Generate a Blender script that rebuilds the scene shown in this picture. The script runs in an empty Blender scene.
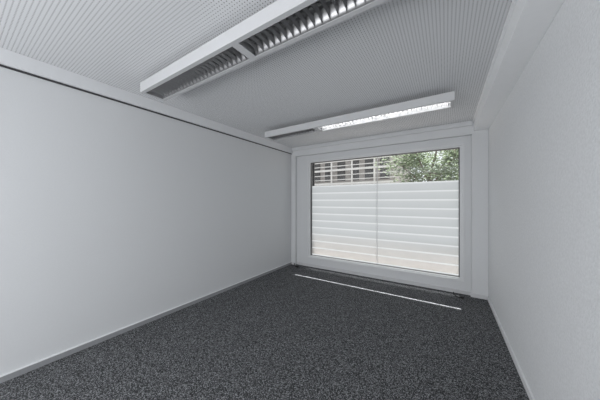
import bpy, bmesh, math, random
from mathutils import Vector, Matrix
random.seed(4)
C = bpy.context.scene.collection
try:
    bpy.context.scene.view_settings.view_transform = 'Standard'
except Exception: pass

# ---------------- materials ----------------
def newmat(name):
    m = bpy.data.materials.new(name); m.use_nodes = True
    nt = m.node_tree
    return m, nt, nt.nodes['Principled BSDF']
def N(nt, t, **kw):
    n = nt.nodes.new(t)
    for k, v in kw.items(): setattr(n, k, v)
    return n
def plain(name, col, rough=0.6, metal=0.0, noise=0.0, scale=30, bump=0.0, bscale=200):
    m, nt, b = newmat(name)
    b.inputs['Roughness'].default_value = rough
    b.inputs['Metallic'].default_value = metal
    tc = N(nt, 'ShaderNodeTexCoord')
    nz = N(nt, 'ShaderNodeTexNoise'); nz.inputs['Scale'].default_value = scale
    nz.inputs['Detail'].default_value = 4
    nt.links.new(tc.outputs['Object'], nz.inputs['Vector'])
    r = N(nt, 'ShaderNodeValToRGB')
    r.color_ramp.elements[0].position = 0.3; r.color_ramp.elements[1].position = 0.7
    r.color_ramp.elements[0].color = tuple(c*(1-noise) for c in col)+(1,)
    r.color_ramp.elements[1].color = tuple(min(1, c*(1+noise)) for c in col)+(1,)
    nt.links.new(nz.outputs['Fac'], r.inputs['Fac'])
    nt.links.new(r.outputs['Color'], b.inputs['Base Color'])
    if bump:
        n2 = N(nt, 'ShaderNodeTexNoise'); n2.inputs['Scale'].default_value = bscale
        nt.links.new(tc.outputs['Object'], n2.inputs['Vector'])
        bp = N(nt, 'ShaderNodeBump'); bp.inputs['Strength'].default_value = bump
        bp.inputs['Distance'].default_value = 0.004
        nt.links.new(n2.outputs['Fac'], bp.inputs['Height'])
        nt.links.new(bp.outputs['Normal'], b.inputs['Normal'])
    return m

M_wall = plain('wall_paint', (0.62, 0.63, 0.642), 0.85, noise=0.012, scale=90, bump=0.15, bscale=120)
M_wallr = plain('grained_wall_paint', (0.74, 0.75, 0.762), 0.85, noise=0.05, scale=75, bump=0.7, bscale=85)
M_white = plain('white_trim_paint', (0.70, 0.71, 0.725), 0.5, noise=0.01)
M_soff = plain('soffit_white_paint', (0.87, 0.88, 0.89), 0.5, noise=0.01)
M_frame = plain('window_frame_white', (0.66, 0.67, 0.68), 0.4, noise=0.01)
M_dark = plain('dark_gap', (0.03, 0.03, 0.033), 0.6, noise=0.1)
M_gask = plain('gasket_grey', (0.13, 0.13, 0.13), 0.6, noise=0.1)
M_base = plain('baseboard_grey', (0.28, 0.285, 0.295), 0.5, noise=0.05)
M_basew = plain('baseboard_white', (0.76, 0.77, 0.78), 0.5, noise=0.02)
M_basef = plain('baseboard_mid_grey', (0.55, 0.555, 0.565), 0.5, noise=0.02)
M_house = plain('luminaire_white_metal', (0.52, 0.525, 0.535), 0.5, noise=0.01)
M_alu = plain('louvre_aluminium', (0.36, 0.36, 0.365), 0.42, metal=0.9, noise=0.02)
M_louvbright = plain('louvre_brightened', (0.82, 0.82, 0.82), 0.5, noise=0.01)  # brightened copy of the louvre metal, reflected daylight put into its colour
M_tube = plain('tube_glass_white', (0.35, 0.35, 0.35), 0.4, noise=0.01)
M_tubeglow, nt, b = newmat('reflected_glow_tube'); b.inputs['Emission Color'].default_value = (1, 1, 1, 1); b.inputs['Emission Strength'].default_value = 11  # emission added to stand for daylight reflected in the fixture
M_black = plain('black_plastic', (0.015, 0.015, 0.016), 0.4, noise=0.1)
M_pave = plain('paving', (0.16, 0.145, 0.135), 0.9, noise=0.15, scale=3)
M_conc = plain('facade_concrete', (0.74, 0.72, 0.70), 0.8, noise=0.06, scale=2)
M_brown = plain('facade_beige', (0.42, 0.39, 0.37), 0.7, noise=0.08, scale=2)
M_bark = plain('bark', (0.16, 0.13, 0.11), 0.9, noise=0.3, scale=12)
M_fglass = plain('facade_glass', (0.10, 0.095, 0.095), 0.25, noise=0.1, scale=1)

# leaves
M_leaf, nt, b = newmat('leaf_green')
tc = N(nt, 'ShaderNodeTexCoord'); nz = N(nt, 'ShaderNodeTexNoise'); nz.inputs['Scale'].default_value = 4
nt.links.new(tc.outputs['Object'], nz.inputs['Vector'])
r = N(nt, 'ShaderNodeValToRGB'); r.color_ramp.elements[0].color = (0.105, 0.145, 0.08, 1); r.color_ramp.elements[1].color = (0.27, 0.315, 0.215, 1)
nt.links.new(nz.outputs['Fac'], r.inputs['Fac']); nt.links.new(r.outputs['Color'], b.inputs['Base Color'])
b.inputs['Roughness'].default_value = 0.7
tl = N(nt, 'ShaderNodeBsdfTranslucent'); nt.links.new(r.outputs['Color'], tl.inputs[0])
ms = N(nt, 'ShaderNodeMixShader'); ms.inputs[0].default_value = .5
nt.links.new(b.outputs[0], ms.inputs[1]); nt.links.new(tl.outputs[0], ms.inputs[2])
nt.links.new(ms.outputs[0], nt.nodes['Material Output'].inputs[0])

# perforated ceiling
M_ceil, nt, b = newmat('perforated_ceiling')
b.inputs['Roughness'].default_value = 0.8
tc = N(nt, 'ShaderNodeTexCoord'); sx = N(nt, 'ShaderNodeSeparateXYZ')
nt.links.new(tc.outputs['Object'], sx.inputs['Vector'])
P = 0.021
def cell(o):
    a = N(nt, 'ShaderNodeMath', operation='DIVIDE'); a.inputs[1].default_value = P
    nt.links.new(sx.outputs[o], a.inputs[0])
    f = N(nt, 'ShaderNodeMath', operation='FRACT'); nt.links.new(a.outputs[0], f.inputs[0])
    s = N(nt, 'ShaderNodeMath', operation='SUBTRACT'); s.inputs[1].default_value = 0.5
    nt.links.new(f.outputs[0], s.inputs[0])
    q = N(nt, 'ShaderNodeMath', operation='MULTIPLY'); nt.links.new(s.outputs[0], q.inputs[0]); nt.links.new(s.outputs[0], q.inputs[1])
    return q
qa, qb = cell('X'), cell('Y')
ad = N(nt, 'ShaderNodeMath', operation='ADD'); nt.links.new(qa.outputs[0], ad.inputs[0]); nt.links.new(qb.outputs[0], ad.inputs[1])
lt = N(nt, 'ShaderNodeMath', operation='LESS_THAN'); lt.inputs[1].default_value = 0.18**2
nt.links.new(ad.outputs[0], lt.inputs[0])
mx = N(nt, 'ShaderNodeMix', data_type='RGBA')
mx.inputs[6].default_value = (0.69, 0.70, 0.715, 1); mx.inputs[7].default_value = (0.17, 0.17, 0.175, 1)
nt.links.new(lt.outputs[0], mx.inputs[0]); nt.links.new(mx.outputs[2], b.inputs['Base Color'])

# carpet
M_carpet, nt, b = newmat('speckled_carpet')
b.inputs['Roughness'].default_value = 0.95
tc = N(nt, 'ShaderNodeTexCoord')
nz = N(nt, 'ShaderNodeTexNoise'); nz.inputs['Scale'].default_value = 130; nz.inputs['Detail'].default_value = 6; nz.inputs['Roughness'].default_value = 0.8
nt.links.new(tc.outputs['Object'], nz.inputs['Vector'])
vo = N(nt, 'ShaderNodeTexVoronoi'); vo.inputs['Scale'].default_value = 190
nt.links.new(tc.outputs['Object'], vo.inputs['Vector'])
sv = N(nt, 'ShaderNodeSeparateColor'); nt.links.new(vo.outputs['Color'], sv.inputs[0])
mm = N(nt, 'ShaderNodeMix', data_type='FLOAT'); mm.inputs[0].default_value = 0.65
nt.links.new(nz.outputs['Fac'], mm.inputs[2]); nt.links.new(sv.outputs[0], mm.inputs[3])
r = N(nt, 'ShaderNodeValToRGB')
e = r.color_ramp.elements
e[0].position = 0.28; e[0].color = (0.0125, 0.0132, 0.0145, 1)
e[1].position = 0.80; e[1].color = (0.30, 0.307, 0.32, 1)
k = e.new(0.56); k.color = (0.052, 0.054, 0.058, 1)
nt.links.new(mm.outputs[0], r.inputs['Fac']); nt.links.new(r.outputs['Color'], b.inputs['Base Color'])

# glass
M_glass, nt, b = newmat('window_glass')
nt.nodes.remove(b); out = nt.nodes['Material Output']
tr = N(nt, 'ShaderNodeBsdfTransparent'); tr.inputs[0].default_value = (0.95, 0.96, 0.96, 1)
gl = N(nt, 'ShaderNodeBsdfGlossy'); gl.inputs['Roughness'].default_value = 0.02
ms = N(nt, 'ShaderNodeMixShader'); ms.inputs[0].default_value = 0.04
nt.links.new(tr.outputs[0], ms.inputs[1]); nt.links.new(gl.outputs[0], ms.inputs[2]); nt.links.new(ms.outputs[0], out.inputs[0])

# striped privacy film: soft translucent bands separated by thin white lines
M_film, nt, b = newmat('striped_privacy_film')
nt.nodes.remove(b); out = nt.nodes['Material Output']
tc = N(nt, 'ShaderNodeTexCoord'); sx = N(nt, 'ShaderNodeSeparateXYZ'); nt.links.new(tc.outputs['Object'], sx.inputs['Vector'])
sb = N(nt, 'ShaderNodeMath', operation='SUBTRACT'); sb.inputs[1].default_value = 1.72; nt.links.new(sx.outputs['Z'], sb.inputs[0])
dv = N(nt, 'ShaderNodeMath', operation='DIVIDE'); dv.inputs[1].default_value = 0.145; nt.links.new(sb.outputs[0], dv.inputs[0])
fr = N(nt, 'ShaderNodeMath', operation='FRACT'); nt.links.new(dv.outputs[0], fr.inputs[0])
r = N(nt, 'ShaderNodeValToRGB'); r.color_ramp.interpolation = 'LINEAR'
e = r.color_ramp.elements
e[0].position = 0.0; e[0].color = (0.225, 0.235, 0.245, 1)
e[1].position = 0.78; e[1].color = (0.243, 0.253, 0.263, 1)
k = e.new(0.90); k.color = (0.315, 0.325, 0.335, 1)
k = e.new(1.0); k.color = (0.315, 0.325, 0.335, 1)
nt.links.new(fr.outputs[0], r.inputs['Fac'])
ln = N(nt, 'ShaderNodeMath', operation='LESS_THAN'); ln.inputs[1].default_value = 0.86; nt.links.new(fr.outputs[0], ln.inputs[0])
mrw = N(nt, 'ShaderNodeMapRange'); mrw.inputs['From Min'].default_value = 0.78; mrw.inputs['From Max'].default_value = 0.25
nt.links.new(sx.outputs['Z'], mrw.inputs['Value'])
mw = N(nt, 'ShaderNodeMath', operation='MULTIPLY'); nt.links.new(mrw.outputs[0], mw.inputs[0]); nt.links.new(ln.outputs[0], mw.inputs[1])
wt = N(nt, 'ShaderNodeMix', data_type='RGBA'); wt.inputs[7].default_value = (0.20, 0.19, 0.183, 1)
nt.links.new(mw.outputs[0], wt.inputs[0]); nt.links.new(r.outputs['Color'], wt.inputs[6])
tl = N(nt, 'ShaderNodeBsdfTranslucent'); df = N(nt, 'ShaderNodeBsdfDiffuse')
nt.links.new(wt.outputs[2], tl.inputs[0]); nt.links.new(wt.outputs[2], df.inputs[0])
m1 = N(nt, 'ShaderNodeMixShader'); m1.inputs[0].default_value = 0.3
nt.links.new(tl.outputs[0], m1.inputs[1]); nt.links.new(df.outputs[0], m1.inputs[2])
trn = N(nt, 'ShaderNodeBsdfTransparent')
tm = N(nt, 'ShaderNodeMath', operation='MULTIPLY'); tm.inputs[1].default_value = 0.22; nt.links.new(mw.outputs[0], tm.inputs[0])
m2 = N(nt, 'ShaderNodeMixShader'); nt.links.new(tm.outputs[0], m2.inputs[0])
nt.links.new(m1.outputs[0], m2.inputs[1]); nt.links.new(trn.outputs[0], m2.inputs[2]); nt.links.new(m2.outputs[0], out.inputs[0])

# ---------------- helpers ----------------
def boxes(name, lst, mat, bevel=0.0, parent=None, kind=None, label=None):
    bm = bmesh.new()
    for (x0, x1, y0, y1, z0, z1) in lst:
        r = bmesh.ops.create_cube(bm, size=1.0)
        bmesh.ops.scale(bm, vec=(x1-x0, y1-y0, z1-z0), verts=r['verts'])
        bmesh.ops.translate(bm, vec=((x0+x1)/2, (y0+y1)/2, (z0+z1)/2), verts=r['verts'])
    return finish(name, bm, mat, bevel, parent, kind, label)
def finish(name, bm, mat, bevel=0.0, parent=None, kind=None, label=None, smooth=False):
    me = bpy.data.meshes.new(name); bm.to_mesh(me); bm.free()
    me.materials.append(mat)
    o = bpy.data.objects.new(name, me); C.objects.link(o)
    if smooth:
        for p in me.polygons: p.use_smooth = True
    if bevel:
        md = o.modifiers.new('bevel', 'BEVEL'); md.width = bevel; md.segments = 2
    if parent: o.parent = parent
    if kind: o['kind'] = kind
    if label: o['label'] = label
    return o
def empty(name, loc, label, cat, group=None):
    o = bpy.data.objects.new(name, None); o.location = loc; C.objects.link(o)
    o.empty_display_size = 0.1
    o['label'] = label; o['category'] = cat
    if group: o['group'] = group
    return o

XL, XR, YB, ZC = -2.89, 0.51, 4.16, 2.57
YW = 4.22; YR = -2.6
WX0, WX1, WZ0, WZ1 = -2.50, 0.235, 0.19, 2.265
def structure(o, label, cat):
    o['label'] = label; o['category'] = cat
    o['kind'] = 'structure'
# ---------------- shell ----------------
structure(boxes('floor', [(XL-.2, XR+.2, YR-.2, 4.40, -.12, 0)], M_carpet), 'dark grey speckled loop carpet floor', 'floor')
structure(boxes('ceiling', [(XL-.2, XR+.2, YR-.2, 4.40, ZC, ZC+.15)], M_ceil), 'white acoustic ceiling with small round perforations', 'ceiling')
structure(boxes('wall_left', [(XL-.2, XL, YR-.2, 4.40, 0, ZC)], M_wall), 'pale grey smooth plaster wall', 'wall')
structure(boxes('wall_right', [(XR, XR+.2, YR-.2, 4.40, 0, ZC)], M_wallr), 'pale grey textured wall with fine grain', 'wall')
structure(boxes('wall_rear', [(XL, XR, YR-.2, YR, 0, ZC)], M_wall), 'plain pale grey wall', 'wall')
structure(boxes('wall_window', [(XL, WX0, YW, 4.40, 0, ZC), (WX1, XR, YW, 4.40, 0, ZC), (WX0, WX1, YW, 4.40, 0, WZ0), (WX0, WX1, YW, 4.40, WZ1, ZC),
    ], M_wall), 'pale grey wall around the wide window', 'wall')
structure(boxes('trim_1', [(XL, XL+.11, YB, YW, 0, ZC)], M_wall, .004), 'narrow pale wall pier in the corner', 'pier')
structure(boxes('trim_2', [(0.32, XR, YB, YW, 0, 2.42)], M_wall, .004), 'pale grey wall pier beside the window', 'pier')
structure(boxes('trim_3', [(XL+.11, 0.345, YB-.01, YW, 2.375, ZC), (XL+.04, 0.325, YB-.035, YB-.01, 2.50, ZC)], M_wall, .004), 'pale grey stepped lintel beam above the window', 'beam')
structure(boxes('trim_4', [(0.345, XR, YR, YW, 2.42, ZC)], M_soff, .003), 'smooth boxed soffit along the wall top', 'soffit')
structure(boxes('trim_9', [(0.325, 0.345, YR, YB-.01, 2.552, ZC)], M_soff, .002), 'narrow white edge trim beside the perforated ceiling', 'ceiling trim')
structure(boxes('trim_5', [(XL, XL+.04, YR, YB, 2.45, ZC)], M_white, .003), 'white fascia strip along the wall top', 'fascia')
structure(boxes('trim_6', [(XL, XL+.012, YR, YB, 2.436, 2.45)], M_dark), 'dark strip coloured as the shadow gap under the fascia', 'shadow gap')  # solid strip, the shade of the slot is put into its colour
structure(boxes('baseboard_left', [(XL, XL+.014, YR, YB, 0, .048)], M_base, .002), 'grey skirting strip on the carpet edge', 'baseboard')
structure(boxes('trim_8', [(XL, XL+.017, YR, YB, .048, .056)], M_basew, .001), 'light cap strip on the grey skirting', 'skirting cap')
structure(boxes('baseboard_right', [(XR-.014, XR, YR, YB, 0, .055)], M_basew, .002), 'white skirting strip on the carpet edge', 'baseboard')
structure(boxes('baseboard_window', [(XL+.11, .32, YW-.014, YW, 0, .055), (XL+.018, XL+.124, YB-.014, YB, 0, .055), (.306, XR-.014, YB-.014, YB, 0, .055)], M_basef, .002), 'grey skirting strip below the window', 'baseboard')

# ---------------- window ----------------
win = bpy.data.objects.new('window_1', None); win.location = (0, 0, 0); C.objects.link(win)
structure(win, 'wide white-framed two-pane window with striped privacy film', 'window')
fw = 0.055
GX0, GX1, GZ0, GZ1 = WX0+fw, WX1-fw, WZ0+fw-.01, WZ1-fw+.01
def ring(a, c, d, f, w, y0, y1):
    return [(a, a+w, y0, y1, d, f), (c-w, c, y0, y1, d, f), (a+w, c-w, y0, y1, d, d+w), (a+w, c-w, y0, y1, f-w, f)]
boxes('frame', ring(WX0, WX1, WZ0, WZ1, .022, 4.208, 4.33)+[(WX0+.022, GX0, 4.222, 4.33, WZ0+.022, WZ1-.022), (GX1, WX1-.022, 4.222, 4.33, WZ0+.022, WZ1-.022), (GX0, GX1, 4.222, 4.33, WZ0+.022, GZ0), (GX0, GX1, 4.222, 4.33, GZ1, WZ1-.022)], M_frame, .002, win)
g = .014
boxes('gasket', [(GX0, GX0+g, 4.25, 4.30, GZ0, GZ1), (GX1-g, GX1, 4.25, 4.30, GZ0, GZ1), (GX0+g, GX1-g, 4.25, 4.30, GZ0, GZ0+g), (GX0+g, GX1-g, 4.25, 4.30, GZ1-g, GZ1)], M_gask, 0, win, label='dark rubber gasket')
boxes('blind_guide', [(GX0-.02, GX0+g+.010, 4.34, 4.38, WZ0, WZ1)], M_dark, 0, win, label='dark exterior blind guide rail')
XM = -1.06
boxes('mullion', [(XM-.003, XM+.003, 4.270, 4.30, GZ0+g, GZ1-g)], plain('mullion_grey', (.5, .5, .51), .4), 0, win, label='slim grey joint between the panes')
FT = 1.72
for a, c in ((GX0+g, XM-.003), (XM+.003, GX1-g)):
    boxes('glass_pane', [(a, c, 4.280, 4.286, GZ0+g, GZ1-g)], M_glass, 0, win)
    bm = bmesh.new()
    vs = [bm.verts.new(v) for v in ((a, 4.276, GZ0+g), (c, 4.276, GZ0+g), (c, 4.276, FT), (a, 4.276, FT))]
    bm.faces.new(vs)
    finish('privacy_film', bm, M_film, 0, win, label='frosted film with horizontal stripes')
structure(boxes('trim_7', [(WX0-.4, WX1+.4, 4.40, 4.473, 2.32, 2.40)], M_conc), 'unseen exterior ledge added above the window to trim the sun strip', 'ledge')  # added out of view to narrow the sun strip on the carpet

# ---------------- luminaires ----------------
Wd, H = 0.225, 0.09
zl = 2.425
def luminaire(loc, L, glow, label, rail=.032):
    parent = empty('ceiling_luminaire', loc, label, 'ceiling light', 'louvred ceiling luminaires')
    t = .004
    boxes('housing', [(0, L, 0, Wd, H-t, H), (0, L, 0, t, 0, H-t), (0, L, Wd-t, Wd, 0, H-t), (0, t, t, Wd-t, 0, H-t), (L-t, L, t, Wd-t, 0, H-t),
        (t, L-t, t, rail, 0, t), (t, L-t, Wd-rail, Wd-t, 0, t), (t, .03, rail, Wd-rail, 0, t), (L-.03, L-t, rail, Wd-rail, 0, t)], M_house, 0, parent)
    ML = M_louvbright if glow else M_alu
    bm = bmesh.new(); n = 8
    for sgn in (0, 1):
        prev = None
        for i in range(n+1):
            u = i/n; off = .001+.040*u**2; z = .005+.055*u
            y = rail+off if sgn == 0 else Wd-rail-off
            cur = (bm.verts.new((.03, y, z)), bm.verts.new((L-.03, y, z)))
            if prev: bm.faces.new((prev[0], prev[1], cur[1], cur[0]))
            prev = cur
    finish('reflector', bm, ML, 0, parent, smooth=True, label='curved side reflector')
    bm = bmesh.new(); nb = round(L/.052); m = 8
    for k in range(nb):
        x = .03+(L-.06)*(k+.5)/nb
        for sd in (-1, 1):
            prev = None
            for j in range(m+1):
                v = -1+2*j/m
                y0 = Wd/2+v*(Wd/2-rail)
                zb = .004+.022*(1-v*v)
                yt = Wd/2+v*(Wd/2-rail-.03)
                zt = .045
                cur = (bm.verts.new((x+sd*.001, y0, zb)), bm.verts.new((x+sd*.005, (y0+yt)/2, (zb+zt)/2)), bm.verts.new((x+sd*.012, yt, zt)))
                if prev:
                    bm.faces.new((prev[0], prev[1], cur[1], cur[0])); bm.faces.new((prev[1], prev[2], cur[2], cur[1]))
                prev = cur
    finish('louvre', bm, ML, 0, parent, smooth=True, label='cross-blade louvre grid')
    bm = bmesh.new()
    bmesh.ops.create_cone(bm, cap_ends=True, segments=20, radius1=.011, radius2=.011, depth=L-.08, matrix=Matrix.Translation((L/2, Wd/2, .060)) @ Matrix.Rotation(math.pi/2, 4, 'Y'))
    finish('fluorescent_tube', bm, M_tubeglow if glow else M_tube, 0, parent, smooth=True)
    for xx in (.2, L-.2):
        boxes('hanger', [(xx-.002, xx+.002, Wd/2-.002, Wd/2+.002, H, ZC-zl)], M_white, 0, parent)
luminaire((-2.43, 1.0, zl), 1.265, False, 'long unlit white louvred fluorescent luminaire below the ceiling')
luminaire((-2.43+1.265, 1.0, zl), 1.265, False, 'long unlit white louvred fluorescent luminaire below the ceiling')
luminaire((-2.455, 2.79, zl), .90, False, 'short unlit white louvred luminaire near the window', .024)
luminaire((-2.455+.90, 2.79, zl), 1.63, True, 'long white louvred luminaire near the window, brightened for reflected daylight', .024)

# ---------------- cable stubs ----------------
def stub(x, y):
    e = empty('cable_stub', (x, y, 0), 'small black cable stub lying on the carpet edge', 'cable')
    s = .9
    bm = bmesh.new(); pts = [Vector(p)*s for p in ((-.04, .05, .06), (-.03, .04, .035), (0, .02, .010), (.03, -.01, .010), (.05, -.005, .014), (.07, 0, .018))]
    for a, c in zip(pts, pts[1:]):
        d = c-a; q = Vector((0, 0, 1)).rotation_difference(d).to_matrix().to_4x4()
        bmesh.ops.create_cone(bm, cap_ends=True, segments=10, radius1=.008, radius2=.008, depth=d.length+.003, matrix=Matrix.Translation((a+c)/2) @ q)
    finish('cable', bm, M_black, 0, e, smooth=True)
    boxes('plug', [(.045, .09, -.015, .015, .0, .03)], M_black, .003, e)
stub(.13, 4.02)
stub(-2.72, 4.04)

# ---------------- outside ----------------
o = boxes('ground', [(-40, 25, 4.40, 60, -.35, -.12)], M_pave); o['kind'] = 'structure'; o['label'] = 'light paved ground outside'; o['category'] = 'ground'
bx0, bx1, by = -34, -3.0, 17
bld = empty('office_building', (-15, by, -.12), 'beige office block with dark windows and pale horizontal balcony slats', 'building')
def rel(l): return [(a+15, b+15, c-by, d-by, e+.12, f+.12) for a, b, c, d, e, f in l]
boxes('facade_body', rel([(bx0, bx1, by, by+9, -.12, 12)]), M_brown, 0, bld)
for i in range(28):
    for z in (.8, 3.0, 6.6):
        boxes('facade_window', rel([(bx0+.3+i*1.1, bx0+.95+i*1.1, by-.04, by, z, z+1.5)]), M_fglass, 0, bld)
sl = []
for k in range(32):
    z = .55+k*.35; sl.append((bx0-.2, bx1+.2, by-.7, by-.66, z, z+(.15 if k % 3 == 0 else .06)))
sl += [(bx0+i*1.65, bx0+i*1.65+.12, by-.66, by-.60, -.12, 12) for i in range(19)]
boxes('sunshade_slats', rel(sl), M_conc, 0, bld, label='thin pale horizontal balcony slats')
# tree
def tree(x, y, h, R, n, seed):
    rnd = random.Random(seed)
    e = empty('broadleaf_tree', (x, y, -.12), 'leafy green broadleaf tree standing on the paving', 'tree')
    bm = bmesh.new()
    def limb(a, b, r1, r2):
        d = b-a; q = Vector((0, 0, 1)).rotation_difference(d).to_matrix().to_4x4()
        bmesh.ops.create_cone(bm, cap_ends=True, segments=8, radius1=r1, radius2=r2, depth=d.length, matrix=Matrix.Translation((a+b)/2) @ q)
    top = Vector((0, 0, h*.55)); limb(Vector((0, 0, 0)), top, .14, .1)
    tips = []
    for i in range(11):
        a = i*2.4; s = Vector((0, 0, h*(.35+.02*i))); t = Vector((math.cos(a)*R*.6, math.sin(a)*R*.6, h*(.5+.04*i)))
        limb(s, t, .055, .02); tips.append(t)
        for j in range(3):
            u = t+Vector((rnd.uniform(-.6, .6), rnd.uniform(-.6, .6), rnd.uniform(-.3, .6)))*R*.5
            limb(t, u, .02, .008); tips.append(u)
    finish('trunk', bm, M_bark, 0, e, smooth=True)
    bm = bmesh.new()
    for i in range(n):
        t = rnd.choice(tips)
        c = t+Vector((rnd.gauss(0, 1), rnd.gauss(0, 1), rnd.gauss(0, .8)))*R*.2
        M = Matrix.Translation(c) @ Matrix.Rotation(rnd.uniform(0, 6.3), 4, 'Z') @ Matrix.Rotation(rnd.uniform(-1.3, 1.3), 4, 'X')
        s = rnd.uniform(.04, .085)
        bm.faces.new([bm.verts.new(M @ Vector(p)) for p in ((-s, 0, 0), (0, -s*.5, 0), (s, 0, 0), (0, s*.5, 0))])
    f = finish('foliage', bm, M_leaf, 0, e); f['kind'] = 'stuff'
tree(-.6, 11.5, 4.6, 1.7, 8500, 1)
tree(1.5, 15, 5.4, 2.0, 8000, 2)

# ---------------- lights ----------------
w = bpy.data.worlds.new('World'); bpy.context.scene.world = w; w.use_nodes = True
bg = w.node_tree.nodes['Background']; bg.inputs[0].default_value = (.93, .965, 1, 1); bg.inputs[1].default_value = 1.3
sd = bpy.data.lights.new('sun', 'SUN'); sd.energy = 24.0; sd.angle = math.radians(.5); sd.color = (1, .99, .97)
so = bpy.data.objects.new('sun', sd); so.rotation_euler = (math.radians(-20.7), 0, 0); so.location = (0, 10, 20); C.objects.link(so)
ad = bpy.data.lights.new('fill_light', 'AREA'); ad.shape = 'RECTANGLE'; ad.size = 2.4; ad.size_y = 2.0; ad.energy = 122; ad.color = (.965, .98, 1)  # unseen fill light added behind the camera to brighten the room
ao = bpy.data.objects.new('fill_light', ad); ao.location = (-1.4, -2.2, 1.15); ao.rotation_euler = (math.radians(96), 0, math.radians(-18)); C.objects.link(ao)

# ---------------- camera ----------------
cd = bpy.data.cameras.new('camera'); cd.sensor_width = 36; cd.lens = 228*36/600; cd.clip_start = .02; cd.shift_y = 1/600
co = bpy.data.objects.new('camera', cd); co.location = (0, 0, 1.4); co.rotation_euler = (math.radians(90), 0, math.radians(32.6)); C.objects.link(co)
bpy.context.scene.camera = co
